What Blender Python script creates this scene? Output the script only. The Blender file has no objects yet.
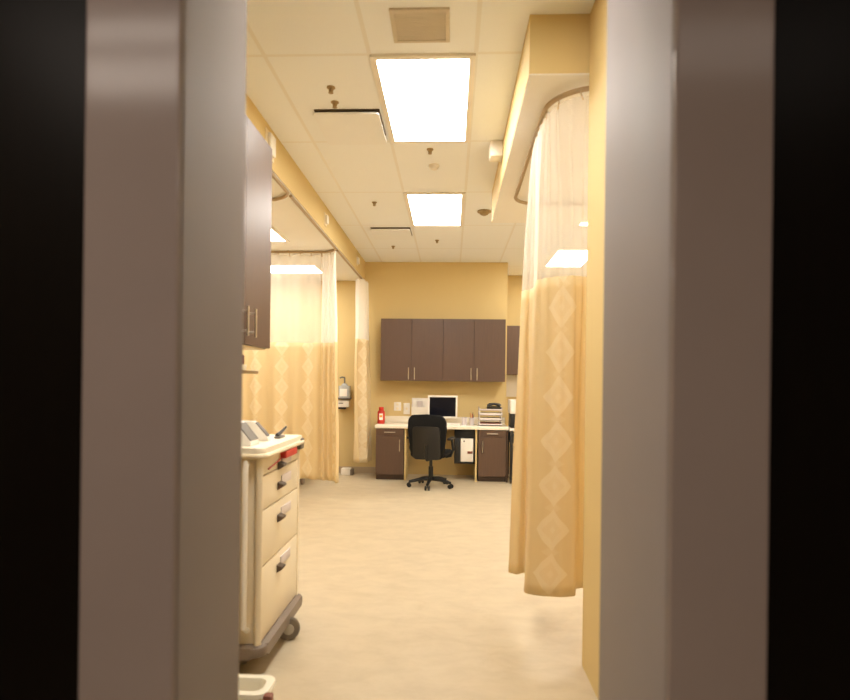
import bpy, bmesh, math, random
from mathutils import Vector, Matrix
random.seed(4)
S = bpy.context.scene
C = S.collection
PI = math.pi

# ------------------------------------------------------------------ materials
def nt(name):
    m = bpy.data.materials.new(name); m.use_nodes = True
    t = m.node_tree; t.nodes.clear()
    out = t.nodes.new('ShaderNodeOutputMaterial')
    return m, t, out

def mat(name, col, rough=0.5, metal=0.0, spec=0.5, var=0.04, scale=8.0, bump=0.0, bscale=60.0, stretch=None, coat=0.0, trans=0.0):
    m, t, out = nt(name)
    p = t.nodes.new('ShaderNodeBsdfPrincipled')
    p.inputs['Roughness'].default_value = rough
    p.inputs['Metallic'].default_value = metal
    p.inputs['Specular IOR Level'].default_value = spec
    p.inputs['Coat Weight'].default_value = coat
    p.inputs['Coat Roughness'].default_value = 0.12
    p.inputs['Transmission Weight'].default_value = trans
    tc = t.nodes.new('ShaderNodeTexCoord')
    mp = t.nodes.new('ShaderNodeMapping')
    if stretch: mp.inputs['Scale'].default_value = stretch
    t.links.new(tc.outputs['Object'], mp.inputs['Vector'])
    n = t.nodes.new('ShaderNodeTexNoise'); n.inputs['Scale'].default_value = scale
    n.inputs['Detail'].default_value = 4
    t.links.new(mp.outputs['Vector'], n.inputs['Vector'])
    r = t.nodes.new('ShaderNodeMix'); r.data_type = 'RGBA'
    r.inputs['A'].default_value = (*[max(0, c*(1-var)) for c in col], 1)
    r.inputs['B'].default_value = (*[min(1, c*(1+var)) for c in col], 1)
    t.links.new(n.outputs['Fac'], r.inputs['Factor'])
    t.links.new(r.outputs['Result'], p.inputs['Base Color'])
    if bump:
        n2 = t.nodes.new('ShaderNodeTexNoise'); n2.inputs['Scale'].default_value = bscale
        t.links.new(mp.outputs['Vector'], n2.inputs['Vector'])
        b = t.nodes.new('ShaderNodeBump'); b.inputs['Strength'].default_value = bump
        b.inputs['Distance'].default_value = 0.004
        t.links.new(n2.outputs['Fac'], b.inputs['Height'])
        t.links.new(b.outputs['Normal'], p.inputs['Normal'])
    t.links.new(p.outputs['BSDF'], out.inputs['Surface'])
    return m

def emit(name, col, strength):
    m, t, out = nt(name)
    e = t.nodes.new('ShaderNodeEmission')
    e.inputs['Color'].default_value = (*col, 1); e.inputs['Strength'].default_value = strength
    t.links.new(e.outputs['Emission'], out.inputs['Surface'])
    return m

def math_node(t, op, a, b=None, c=None):
    n = t.nodes.new('ShaderNodeMath'); n.operation = op
    for i, v in enumerate((a, b, c)):
        if v is None: continue
        if isinstance(v, (int, float)): n.inputs[i].default_value = v
        else: t.links.new(v, n.inputs[i])
    return n.outputs[0]

def ceiling_mat():
    m, t, out = nt('ceiling_tile')
    p = t.nodes.new('ShaderNodeBsdfPrincipled'); p.inputs['Roughness'].default_value = 0.9
    p.inputs['Specular IOR Level'].default_value = 0.15
    tc = t.nodes.new('ShaderNodeTexCoord'); sx = t.nodes.new('ShaderNodeSeparateXYZ')
    t.links.new(tc.outputs['Object'], sx.inputs[0])
    def line(sock, off, step, w):
        f = math_node(t, 'FRACT', math_node(t, 'DIVIDE', math_node(t, 'ADD', sock, 20*step-off), step))
        d = math_node(t, 'MULTIPLY', math_node(t, 'MINIMUM', f, math_node(t, 'SUBTRACT', 1.0, f)), step)
        return math_node(t, 'LESS_THAN', d, w)
    lx = line(sx.outputs[0], -0.491, 0.61, 0.012); ly = line(sx.outputs[1], 3.365, 1.22, 0.012)
    l = math_node(t, 'MAXIMUM', lx, ly)
    n = t.nodes.new('ShaderNodeTexNoise'); n.inputs['Scale'].default_value = 90
    t.links.new(tc.outputs['Object'], n.inputs['Vector'])
    tile = t.nodes.new('ShaderNodeMix'); tile.data_type = 'RGBA'
    tile.inputs['A'].default_value = (0.85, 0.88, 0.90, 1); tile.inputs['B'].default_value = (0.88, 0.91, 0.94, 1)
    t.links.new(n.outputs['Fac'], tile.inputs['Factor'])
    r = t.nodes.new('ShaderNodeMix'); r.data_type = 'RGBA'
    r.inputs['B'].default_value = (0.81, 0.81, 0.79, 1)
    t.links.new(tile.outputs['Result'], r.inputs['A'])
    t.links.new(l, r.inputs['Factor']); t.links.new(r.outputs['Result'], p.inputs['Base Color'])
    b = t.nodes.new('ShaderNodeBump'); b.inputs['Strength'].default_value = 0.25; b.inputs['Distance'].default_value = 0.003
    t.links.new(n.outputs['Fac'], b.inputs['Height']); t.links.new(b.outputs['Normal'], p.inputs['Normal'])
    t.links.new(p.outputs['BSDF'], out.inputs['Surface'])
    return m

def floor_mat():
    m, t, out = nt('vinyl_floor')
    p = t.nodes.new('ShaderNodeBsdfPrincipled'); p.inputs['Roughness'].default_value = 0.42
    p.inputs['Specular IOR Level'].default_value = 0.35
    tc = t.nodes.new('ShaderNodeTexCoord')
    n1 = t.nodes.new('ShaderNodeTexNoise'); n1.inputs['Scale'].default_value = 4.5; n1.inputs['Detail'].default_value = 8
    n1.inputs['Roughness'].default_value = 0.65; n1.inputs['Distortion'].default_value = 0.3
    mp = t.nodes.new('ShaderNodeMapping'); mp.inputs['Scale'].default_value = (1.0, 1.6, 1)
    t.links.new(tc.outputs['Object'], mp.inputs['Vector']); t.links.new(mp.outputs['Vector'], n1.inputs['Vector'])
    cr = t.nodes.new('ShaderNodeValToRGB')
    cr.color_ramp.elements[0].position = 0.33; cr.color_ramp.elements[0].color = (0.45, 0.37, 0.25, 1)
    cr.color_ramp.elements[1].position = 0.62; cr.color_ramp.elements[1].color = (0.515, 0.43, 0.295, 1)
    t.links.new(n1.outputs['Fac'], cr.inputs['Fac']); t.links.new(cr.outputs['Color'], p.inputs['Base Color'])
    t.links.new(p.outputs['BSDF'], out.inputs['Surface'])
    return m

def fabric_mat(off=0.0):
    m, t, out = nt('curtain_fabric')
    uv = t.nodes.new('ShaderNodeUVMap'); uv.uv_map = 'UVMap'
    sx = t.nodes.new('ShaderNodeSeparateXYZ'); t.links.new(uv.outputs['UV'], sx.inputs[0])
    def cell(sock, step):
        f = math_node(t, 'FRACT', math_node(t, 'ADD', math_node(t, 'DIVIDE', sock, step), 20.0))
        return math_node(t, 'MULTIPLY', math_node(t, 'ABSOLUTE', math_node(t, 'SUBTRACT', f, 0.5)), step)
    du = cell(sx.outputs[0], 0.36); dv = cell(sx.outputs[1], 0.246)
    d = math_node(t, 'ADD', math_node(t, 'DIVIDE', du, 0.088), math_node(t, 'DIVIDE', dv, 0.118))
    outer = math_node(t, 'LESS_THAN', d, 1.0)
    inner = math_node(t, 'LESS_THAN', d, 0.58)
    core = math_node(t, 'LESS_THAN', d, 0.2)
    fac = math_node(t, 'SUBTRACT', outer, math_node(t, 'MULTIPLY', math_node(t, 'SUBTRACT', inner, core), 0.35))
    tie = math_node(t, 'LESS_THAN', math_node(t, 'ADD', math_node(t, 'DIVIDE', du, 0.045),
                    math_node(t, 'DIVIDE', math_node(t, 'SUBTRACT', 0.123, dv), 0.035)), 1.0)
    fac = math_node(t, 'MAXIMUM', fac, math_node(t, 'MULTIPLY', tie, 0.4))
    wv = t.nodes.new('ShaderNodeTexNoise'); wv.inputs['Scale'].default_value = 240
    t.links.new(uv.outputs['UV'], wv.inputs['Vector'])
    fac = math_node(t, 'MULTIPLY', fac, math_node(t, 'ADD', math_node(t, 'MULTIPLY', wv.outputs['Fac'], 0.5), 0.7))
    r = t.nodes.new('ShaderNodeMix'); r.data_type = 'RGBA'
    r.inputs['A'].default_value = (0.83, 0.69, 0.41, 1); r.inputs['B'].default_value = (0.91, 0.80, 0.57, 1)
    t.links.new(fac, r.inputs['Factor'])
    p = t.nodes.new('ShaderNodeBsdfPrincipled'); p.inputs['Roughness'].default_value = 0.6
    p.inputs['Specular IOR Level'].default_value = 0.3; p.inputs['Sheen Weight'].default_value = 0.2
    tr = t.nodes.new('ShaderNodeBsdfTranslucent')
    t.links.new(r.outputs['Result'], p.inputs['Base Color']); t.links.new(r.outputs['Result'], tr.inputs['Color'])
    mx = t.nodes.new('ShaderNodeMixShader'); mx.inputs[0].default_value = 0.36
    t.links.new(p.outputs['BSDF'], mx.inputs[1]); t.links.new(tr.outputs['BSDF'], mx.inputs[2])
    t.links.new(mx.outputs[0], out.inputs['Surface'])
    return m

def net_mat(alpha):
    m, t, out = nt('curtain_net')
    uv = t.nodes.new('ShaderNodeUVMap'); uv.uv_map = 'UVMap'
    d = t.nodes.new('ShaderNodeBsdfDiffuse'); d.inputs['Color'].default_value = (0.95, 0.92, 0.86, 1)
    tl = t.nodes.new('ShaderNodeBsdfTranslucent'); tl.inputs['Color'].default_value = (0.95, 0.92, 0.86, 1)
    m1 = t.nodes.new('ShaderNodeMixShader'); m1.inputs[0].default_value = 0.45
    t.links.new(d.outputs[0], m1.inputs[1]); t.links.new(tl.outputs[0], m1.inputs[2])
    tp = t.nodes.new('ShaderNodeBsdfTransparent')
    n = t.nodes.new('ShaderNodeTexNoise'); n.inputs['Scale'].default_value = 300
    t.links.new(uv.outputs['UV'], n.inputs['Vector'])
    f = math_node(t, 'ADD', math_node(t, 'MULTIPLY', n.outputs['Fac'], 0.2), alpha-0.1)
    m2 = t.nodes.new('ShaderNodeMixShader'); t.links.new(f, m2.inputs[0])
    t.links.new(tp.outputs[0], m2.inputs[1]); t.links.new(m1.outputs[0], m2.inputs[2])
    t.links.new(m2.outputs[0], out.inputs['Surface'])
    return m

LAMP = (1.0, 0.95, 0.88)
M = dict(
    tilewhite=mat('white_diffuser_enamel', (0.84, 0.86, 0.88), 0.5, var=0.02), ceiling=ceiling_mat(), floor=floor_mat(), fabric=fabric_mat(), net=net_mat(0.48), net_thick=net_mat(0.8),
    tan=mat('tan_wall_paint', (0.65, 0.50, 0.235), 0.75, spec=0.25, var=0.02, scale=3, bump=0.05, bscale=250),
    cream=mat('cream_wall_paint', (0.82, 0.71, 0.50), 0.75, spec=0.25, var=0.02, scale=3, bump=0.05, bscale=250),
    plaster=mat('bay_ceiling_plaster', (0.87, 0.86, 0.82), 0.85, spec=0.2, var=0.02, scale=3),
    frame=mat('taupe_gloss_paint', (0.265, 0.23, 0.22), 0.55, spec=0.12, var=0.05, scale=5),
    casing=mat('taupe_gloss_casing', (0.33, 0.27, 0.245), 0.14, spec=0.24, var=0.05, scale=5, bump=0.03, bscale=9),
    dark=mat('dark_stained_veneer', (0.004, 0.0025, 0.0015), 0.34, spec=0.12, var=0.3, scale=6, stretch=(12, 12, 0.6)),
    hall=mat('corridor_paint', (0.30, 0.25, 0.20), 0.8, spec=0.2),
    walnut=mat('walnut_laminate', (0.100, 0.056, 0.036), 0.40, spec=0.5, var=0.22, scale=5, stretch=(14, 14, 0.8)),
    walnut_edge=mat('walnut_edge_band', (0.07, 0.038, 0.024), 0.4, var=0.2, scale=5),
    steel=mat('brushed_nickel', (0.72, 0.68, 0.60), 0.28, metal=1.0, var=0.05),
    white=mat('white_plastic', (0.82, 0.78, 0.70), 0.4, var=0.03),
    whitemetal=mat('white_enamel', (0.84, 0.80, 0.72), 0.35, var=0.02),
    counter=mat('cream_solid_surface', (0.86, 0.80, 0.66), 0.35, var=0.03, scale=40),
    black=mat('black_plastic', (0.007, 0.0066, 0.006), 0.45, var=0.2),
    blackfab=mat('black_upholstery', (0.007, 0.0068, 0.0066), 0.85, spec=0.2, var=0.3, scale=120, bump=0.4, bscale=500),
    screen=mat('dark_screen', (0.008, 0.008, 0.012), 0.12, spec=0.5, var=0.1),
    red=mat('red_plastic', (0.55, 0.035, 0.02), 0.4, var=0.08),
    orange=mat('orange_label', (0.95, 0.35, 0.04), 0.5),
    paper=mat('white_paper', (0.85, 0.82, 0.76), 0.8, spec=0.2, var=0.03, scale=30),
    cartbody=mat('beige_enamel', (0.76, 0.67, 0.50), 0.35, var=0.03),
    cartdraw=mat('beige_drawer_enamel', (0.78, 0.69, 0.51), 0.32, var=0.03),
    bumper=mat('grey_rubber', (0.20, 0.155, 0.12), 0.45, var=0.12, scale=20),
    rubber=mat('dark_caster_rubber', (0.16, 0.13, 0.095), 0.5, var=0.15),
    caster=mat('grey_caster_hub', (0.42, 0.37, 0.30), 0.4, var=0.1),
    greydev=mat('grey_device_plastic', (0.16, 0.145, 0.125), 0.4, var=0.08),
    track=mat('bronze_track', (0.42, 0.31, 0.18), 0.4, metal=0.35, var=0.05),
    ventm=mat('tan_vent_metal', (0.60, 0.53, 0.42), 0.6, var=0.05),
    slot=mat('dark_slot', (0.09, 0.06, 0.035), 0.8),
    brass=mat('dull_brass', (0.36, 0.26, 0.13), 0.4, metal=0.6),
    bottle=mat('clear_blue_plastic', (0.82, 0.88, 0.92), 0.15, var=0.05, trans=0.45),
    binm=mat('ivory_bin_plastic', (0.80, 0.76, 0.62), 0.4, var=0.03),
    liner=mat('bin_inside', (0.42, 0.33, 0.2), 0.6, var=0.1),
    brown=mat('brown_red_box', (0.22, 0.07, 0.04), 0.5, var=0.1),
    shelfm=mat('olive_brown_shelf', (0.25, 0.17, 0.07), 0.45, var=0.1),
    lamp=emit('lamp_diffuser', LAMP, 17.0),
    baylamp=emit('bay_lamp_diffuser', LAMP, 13.0),
    doorfill=emit('door_fill_diffuser', LAMP, 36.0),
    halllamp=emit('unseen_hall_lamp_diffuser', (1.0, 0.86, 0.74), 8.0),
    unseen_halllamp3=emit('unseen_hall_lamp_diffuser_dim', (1.0, 0.86, 0.74), 1.6),
    hallfill=emit('hall_fill_diffuser_far', (1.0, 0.86, 0.74), 4.5),
    base=mat('taupe_vinyl_base', (0.42, 0.33, 0.22), 0.5, var=0.05),
    bay_pad=mat('grey_pad', (0.3, 0.29, 0.27), 0.6),
    bluegrey=mat('lilac_grey_card', (0.62, 0.56, 0.55), 0.6, var=0.06),
)

# ------------------------------------------------------------------ mesh helpers
def nb(): return bmesh.new()

def merge(bm, src):
    vm = {v: bm.verts.new(v.co) for v in src.verts}
    for f in src.faces:
        try: bm.faces.new([vm[v] for v in f.verts])
        except ValueError: pass
    src.free()

def box(bm, x0, x1, y0, y1, z0, z1, bev=0.0, seg=2):
    t = nb(); bmesh.ops.create_cube(t, size=1)
    for v in t.verts:
        v.co = Vector(((x0+x1)/2 + v.co.x*(x1-x0), (y0+y1)/2 + v.co.y*(y1-y0), (z0+z1)/2 + v.co.z*(z1-z0)))
    if bev:
        b = min(bev, 0.48*min(abs(x1-x0), abs(y1-y0), abs(z1-z0)))
        bmesh.ops.bevel(t, geom=t.edges[:], offset=b, segments=seg, affect='EDGES', profile=0.5)
    merge(bm, t); return bm

def tube(bm, pts, r, seg=10, closed=False):
    pts = [Vector(p) for p in pts]; n = len(pts); rings = []
    rr = r if isinstance(r, (list, tuple)) else [r]*n
    up = None
    for i, p in enumerate(pts):
        a = pts[(i-1) % n] if (i > 0 or closed) else p
        b = pts[(i+1) % n] if (i < n-1 or closed) else p
        d = (b-a).normalized()
        if up is None:
            up = Vector((0, 0, 1)) if abs(d.z) < 0.9 else Vector((1, 0, 0))
        s = d.cross(up).normalized(); up = s.cross(d).normalized()
        rings.append([bm.verts.new(p + rr[i]*(math.cos(2*PI*k/seg)*s + math.sin(2*PI*k/seg)*up)) for k in range(seg)])
    m = n if closed else n-1
    for i in range(m):
        A, B = rings[i], rings[(i+1) % n]
        for k in range(seg):
            bm.faces.new((A[k], A[(k+1) % seg], B[(k+1) % seg], B[k]))
    if not closed:
        bm.faces.new(rings[0][::-1]); bm.faces.new(rings[-1])
    return bm

def cyl(bm, p0, p1, r, seg=20, r2=None):
    return tube(bm, [p0, p1], [r, r if r2 is None else r2], seg)

def lathe(bm, prof, c, seg=24, axis='Z'):
    c = Vector(c); rings = []
    for r, z in prof:
        ring = []
        for k in range(seg):
            a = 2*PI*k/seg
            if axis == 'Z': v = Vector((r*math.cos(a), r*math.sin(a), z))
            elif axis == 'X': v = Vector((z, r*math.cos(a), r*math.sin(a)))
            else: v = Vector((r*math.cos(a), z, r*math.sin(a)))
            ring.append(bm.verts.new(c+v))
        rings.append(ring)
    for A, B in zip(rings, rings[1:]):
        for k in range(seg):
            bm.faces.new((A[k], A[(k+1) % seg], B[(k+1) % seg], B[k]))
    bm.faces.new(rings[0][::-1]); bm.faces.new(rings[-1])
    return bm

def prism(bm, pts, axis, a, b, bev=0.0):
    """polygon pts in the plane normal to axis, swept from a to b"""
    t = nb()
    def P(p, h):
        return {'X': (h, p[0], p[1]), 'Y': (p[0], h, p[1]), 'Z': (p[0], p[1], h)}[axis]
    A = [t.verts.new(P(p, a)) for p in pts]; B = [t.verts.new(P(p, b)) for p in pts]
    t.faces.new(A[::-1]); t.faces.new(B)
    for i in range(len(pts)):
        j = (i+1) % len(pts); t.faces.new((A[i], A[j], B[j], B[i]))
    if bev: bmesh.ops.bevel(t, geom=t.edges[:], offset=bev, segments=2, affect='EDGES', profile=0.5)
    merge(bm, t); return bm

def rrect(x0, x1, y0, y1, r, n=6):
    out = []
    for cx, cy, a0 in ((x1-r, y1-r, 0), (x0+r, y1-r, PI/2), (x0+r, y0+r, PI), (x1-r, y0+r, 3*PI/2)):
        for i in range(n+1):
            a = a0 + PI/2*i/n; out.append((cx+r*math.cos(a), cy+r*math.sin(a)))
    return out

ORIG = {}
def obj(name, bm, m, parent=None, smooth=True, solid=0.0, loc=None):
    bmesh.ops.recalc_face_normals(bm, faces=bm.faces[:])
    o0 = ORIG.get(parent.name, Vector()) if parent else (Vector(loc) if loc else Vector())
    for v in bm.verts: v.co -= o0
    me = bpy.data.meshes.new(name); bm.to_mesh(me); bm.free()
    me.materials.append(m)
    if smooth:
        for p in me.polygons: p.use_smooth = True
        me.set_sharp_from_angle(angle=math.radians(38))
    o = bpy.data.objects.new(name, me); C.objects.link(o)
    if parent: o.parent = parent
    elif loc: o.location = loc
    ORIG[o.name] = o0
    if solid:
        s = o.modifiers.new('thickness', 'SOLIDIFY'); s.thickness = solid; s.offset = 0
    return o

def tag(o, label, cat, group=None, kind=None):
    o['label'] = label; o['category'] = cat
    if group: o['group'] = group
    if kind: o['kind'] = kind
    return o

def thing(name, label, cat, loc=(0, 0, 0), rotz=0.0, group=None, local=False):
    o = bpy.data.objects.new(name, None); C.objects.link(o)
    o.empty_display_size = 0.1
    o.location = loc; o.rotation_euler = (0, 0, rotz)
    ORIG[o.name] = Vector() if local else Vector(loc)
    return tag(o, label, cat, group)

def dup(root, loc, label=None, rotz=None):
    r = root.copy(); C.objects.link(r); r.location = loc
    if rotz is not None: r.rotation_euler = (0, 0, rotz)
    if label: r['label'] = label
    for ch in list(root.children):
        c = ch.copy(); C.objects.link(c); c.parent = r
        for g in ch.children:
            d = g.copy(); C.objects.link(d); d.parent = c
    return r

def struct(name, bm, m, label=None):
    o = obj(name, bm, m, smooth=False); o['kind'] = 'structure'
    if label: o['label'] = label
    return o

def bx(*a, **k): return box(nb(), *a, **k)

def catmull(pts, n):
    P = [Vector(p) for p in pts]; P = [2*P[0]-P[1]] + P + [2*P[-1]-P[-2]]
    dense = []
    for i in range(1, len(P)-2):
        for k in range(24):
            t = k/24; a, b, c, d = P[i-1:i+3]
            dense.append(0.5*((2*b) + (c-a)*t + (2*a-5*b+4*c-d)*t*t + (3*b-a-3*c+d)*t**3))
    dense.append(P[-2])
    L = [0]
    for a, b in zip(dense, dense[1:]): L.append(L[-1]+(b-a).length)
    out = []; j = 0
    for i in range(n):
        s = L[-1]*i/(n-1)
        while j < len(L)-2 and L[j+1] < s: j += 1
        f = (s-L[j])/max(1e-9, L[j+1]-L[j]); out.append(dense[j].lerp(dense[j+1], min(1, f)))
    return out, L[-1]

# ------------------------------------------------------------------ setting
H, BAY = 3.30, 3.01
struct('floor', bx(-4, 3.3, -3, 10.5, -0.1, 0), M['floor'])
struct('ceiling', bx(-4, 3.3, 1.1, 10.5, H, H+0.1), M['ceiling'])
struct('wall_back', bx(-4, 0.855, 9.17, 9.3, 0, H), M['tan'])
struct('wall_back_recess', bx(0.725, 3.3, 10.27, 10.4, 0, H), M['tan'])
struct('wall_back_return', bx(0.725, 0.855, 9.3, 10.27, 0, H), M['tan'])
struct('wall_left', bx(-1.50, -1.36, 1.44, 3.62, 0, H), M['tan'])
struct('wall_left_bay', bx(-4.1, -4, 3.5, 9.3, 0, H), M['cream'])
struct('wall_left_bay_front', bx(-4, -1.5, 3.5, 3.62, 0, BAY), M['cream'])
struct('wall_right', bx(0.68, 0.80, 1.58, 3.02, 0, H), M['tan'])
struct('wall_right_bay_front', bx(0.80, 3.3, 2.9, 3.02, 0, H), M['cream'])
struct('wall_right_bay', bx(3.3, 3.4, 2.9, 10.4, 0, H), M['cream'])
struct('wall_left_soffit', bx(-1.50, -1.36, 3.62, 9.17, BAY, H), M['tan'])
struct('ceiling_left_bay', bx(-4, -1.365, 3.5, 9.17, BAY-0.005, BAY+0.05), M['plaster'])
struct('wall_right_soffit', bx(0.378, 3.3, 3.02, 5.8, BAY-0.01, H), M['tan'])
struct('ceiling_right_bay', bx(0.381, 3.3, 3.023, 5.797, BAY-0.015, BAY-0.008), M['plaster'])
struct('baseboard_back', bx(-4, -1.10, 9.155, 9.17, 0, 0.10, bev=0.004), M['base'])
# door wall: dark veneer, with a deep taupe painted frame round the opening
XL, XR, DH = -0.5146, 0.399, 2.62
struct('wall_front', bx(-1.8, XL-0.18, 1.115, 1.43, 0, 2.75), M['dark'])
struct('wall_front.001', bx(XR+0.17, 1.8, 1.115, 1.57, 0, 2.75), M['dark'])
struct('wall_front_header', bx(-1.8, 1.8, 1.115, 1.43, 2.75, H), M['dark'])
struct('trim_1', bx(XL-0.185, XL, 1.10, 1.44, 0, DH+0.12, bev=0.006, seg=3), M['frame'])
struct('trim_2', bx(XR, XR+0.175, 1.10, 1.58, 0, DH+0.12, bev=0.006, seg=3), M['frame'])
struct('trim_4', bx(XL-0.186, XL-0.001, 1.088, 1.101, 0, DH+0.12, bev=0.005, seg=3), M['casing'])
struct('trim_5', bx(XR+0.001, XR+0.177, 1.088, 1.101, 0, DH+0.12, bev=0.005, seg=3), M['casing'])
struct('trim_3', bx(XL-0.185, XR+0.175, 1.105, 1.44, DH, DH+0.13, bev=0.006), M['frame'])
# corridor the camera stands in
struct('wall_corridor_left', bx(-1.9, -1.8, -2.6, 1.115, 0, 2.75), M['hall'])
struct('wall_corridor_right', bx(1.8, 1.9, -2.6, 1.115, 0, 2.75), M['hall'])
struct('wall_corridor_back', bx(-1.9, 1.9, -2.7, -2.6, 0, 2.75), M['hall'])
struct('ceiling_corridor', bx(-1.9, 1.9, -2.7, 1.115, 2.75, 2.85), M['hall'])

# ------------------------------------------------------------------ ceiling fittings
def ceiling_light(label, x0, x1, y0, y1, z, m, group):
    t = thing('ceiling_light', label, 'ceiling light', ((x0+x1)/2, (y0+y1)/2, z), 0, group)
    f = nb(); w = 0.036
    for a in ((x0, x1, y0, y0+w), (x0, x1, y1-w, y1), (x0, x0+w, y0+w, y1-w), (x1-w, x1, y0+w, y1-w)):
        box(f, *a, z-0.014, z)
    obj('frame', f, M['whitemetal'], t, smooth=False)
    obj('diffuser', bx(x0+w, x1-w, y0+w, y1-w, z-0.010, z-0.001), m, t, smooth=False)
    return t
G1, G2 = 'ceiling light panels over the aisle', 'ceiling light panels over the bays'
ceiling_light('large white light panel between the square vent and the sprinkler', -0.491, 0.119, 3.365, 4.585, H, M['lamp'], G1)
ceiling_light('smaller looking white light panel second along the aisle towards the desk', -0.491, 0.119, 5.805, 7.025, H, M['lamp'], G1)
ceiling_light('added square light panel just inside the doorway, overhead and out of sight', -0.491, 0.119, 1.60, 2.21, H, M['doorfill'], G1)  # added fill, stronger than the aisle panels, to brighten curtain, wall and cart
ceiling_light('light panel seen through the net just above the tan curtain fabric', 1.44, 2.05, 8.245, 9.465, H, M['lamp'], G2)
ceiling_light('thin sliver of light panel beyond the right soffit, through the net', 1.44, 2.05, 5.805, 7.025, H, M['lamp'], G2)
ceiling_light('bay light panel shining as a long bar through the left curtain net', -3.06, -1.84, 7.89, 8.50, BAY-0.005, M['baylamp'], G2)
ceiling_light('bay light panel peeping out behind the left wall cabinet', -3.06, -1.84, 5.98, 6.59, BAY-0.005, M['baylamp'], G2)
ceiling_light('added light panel over the first right bay, hidden by the soffit', 1.5, 2.7, 4.1, 4.7, BAY-0.015, M['baylamp'], G2)  # unseen panel added to brighten the right bay
ceiling_light('unseen dim narrow light panel over the corridor, left side nearest the doorway', -1.75, -0.45, -0.11, 0.10, 2.75, M['halllamp'], 'unseen corridor light panels')  # unseen, put in for light and reflection bands on the left casing
ceiling_light('unseen dim light panel over the corridor, left side second from the doorway', -1.75, -0.45, -0.52, -0.16, 2.75, M['halllamp'], 'unseen corridor light panels')  # unseen too, gives the lower reflection band on the casing
ceiling_light('unseen dim light panel over the corridor, right side of the doorway', 0.6, 1.75, -0.40, 0.05, 2.75, M['unseen_halllamp3'], 'unseen corridor light panels')  # unseen, put in for a faint glow at the right door side
ceiling_light('added unseen light panel at the back of the corridor', -0.9, 0.9, -2.3, -1.5, 2.75, M['hallfill'], 'unseen corridor light panels')  # unseen fill added to light the front of the door frame

def ceil_vent():
    x0, x1, y0, y1 = -0.335, -0.03, 2.95, 3.235
    t = thing('ceiling_vent', 'flat tan square vent grille in the ceiling before the large light', 'vent', ((x0+x1)/2, (y0+y1)/2, H))
    f = nb(); w = 0.02
    for a in ((x0, x1, y0, y0+w), (x0, x1, y1-w, y1), (x0, x0+w, y0+w, y1-w), (x1-w, x1, y0+w, y1-w)):
        box(f, *a, H-0.012, H)
    obj('frame', f, M['ventm'], t, smooth=False)
    s = nb(); n = 14
    for i in range(n):
        y = y0+w+(y1-y0-2*w)*(i+0.5)/n
        box(s, x0+w, x1-w, y-0.007, y+0.007, H-0.009, H-0.001)
    obj('grille', s, M['ventm'], t, smooth=False)
ceil_vent()

def diffuser(label, x0, x1, y0, y1):
    t = thing('air_diffuser', label, 'vent', ((x0+x1)/2, (y0+y1)/2, H), 0, 'square ceiling air diffusers')
    obj('neck', bx(x0+0.09, x1-0.09, y0+0.09, y1-0.05, H-0.02, H), M['slot'], t, smooth=False)
    obj('rim', bx(x0+0.03, x1-0.016, y0+0.014, y1-0.12, H-0.006, H-0.0005), M['slot'], t, smooth=False)
    p = nb(); prism(p, rrect(x0+0.02, x1-0.02, y0+0.02, y1-0.01, 0.03), 'Z', H-0.030, H-0.018)
    obj('plaque', p, M['tilewhite'], t)
diffuser('square white air diffuser left of the large ceiling light', -1.0, -0.50, 4.02, 4.58)
diffuser('square white air diffuser near the back wall, left of the second light', -1.03, -0.50, 7.10, 7.62)

def sprinkler(label, x, y, big=1.0):
    t = thing('sprinkler_head', label, 'sprinkler', (x, y, H), 0, 'sprinkler heads in the ceiling')
    obj('escutcheon', lathe(nb(), [(0.027*big, 0), (0.027*big, -0.005), (0.017*big, -0.011)], (x, y, H)), M['brass'], t)
    b = nb(); lathe(b, [(0.012, -0.010), (0.010, -0.022), (0.006, -0.026)], (x, y, H), 12)
    tube(b, [(x-0.012, y, H-0.012), (x-0.013, y, H-0.022), (x, y, H-0.034)], 0.003, 6)
    tube(b, [(x+0.012, y, H-0.012), (x+0.013, y, H-0.022), (x, y, H-0.034)], 0.003, 6)
    lathe(b, [(0.016, -0.034), (0.016, -0.037)], (x, y, H), 12)
    obj('deflector', b, M['brass'], t)
    return t
def at_ceiling(px, py, h=H):
    z = 590*(h-1.42)/(383-py); return ((px-451-0.0122*(383-py))/590*z, z)
sp = [(330, 86, 'sprinkler head nearest the doorway, before the first air diffuser'),
      (334, 101, 'sprinkler head touching the first air diffuser'),
      (430, 149, 'sprinkler head between the two aisle light panels'),
      (374, 202, 'sprinkler head left of the second aisle light'),
      (393, 246, 'sprinkler head beyond the second air diffuser'),
      (437, 240, 'sprinkler head beyond the second aisle light')]
for px, py, lb in sp:
    x, y = at_ceiling(px, py); sprinkler(lb, x, y)
x, y = at_ceiling(434, 165)
tag(obj('smoke_detector', lathe(nb(), [(0.045, 0), (0.045, -0.012), (0.03, -0.035), (0.012, -0.038)], (x, y, H)), M['white']),
    'small white round detector before the second aisle light', 'detector')
x, y = at_ceiling(484, 211)
t = thing('dome_detector', 'brown round detector by the far end of the right soffit', 'detector', (x, y, H))
obj('base', lathe(nb(), [(0.075, 0), (0.075, -0.012), (0.06, -0.015)], (x, y, H)), M['brass'], t)
obj('dome', lathe(nb(), [(0.055, -0.015), (0.045, -0.035), (0.02, -0.048)], (x, y, H)), M['brass'], t)

t = thing('wall_speaker', 'white box fixed at the top edge of the right soffit', 'box', (0.34, 4.62, H-0.1))
obj('housing', bx(0.28, 0.378, 4.56, 4.70, H-0.125, H-0.001, bev=0.012), M['white'], t)
obj('bracket', bx(0.31, 0.378, 4.70, 4.74, H-0.10, H-0.03, bev=0.004), M['greydev'], t)

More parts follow.
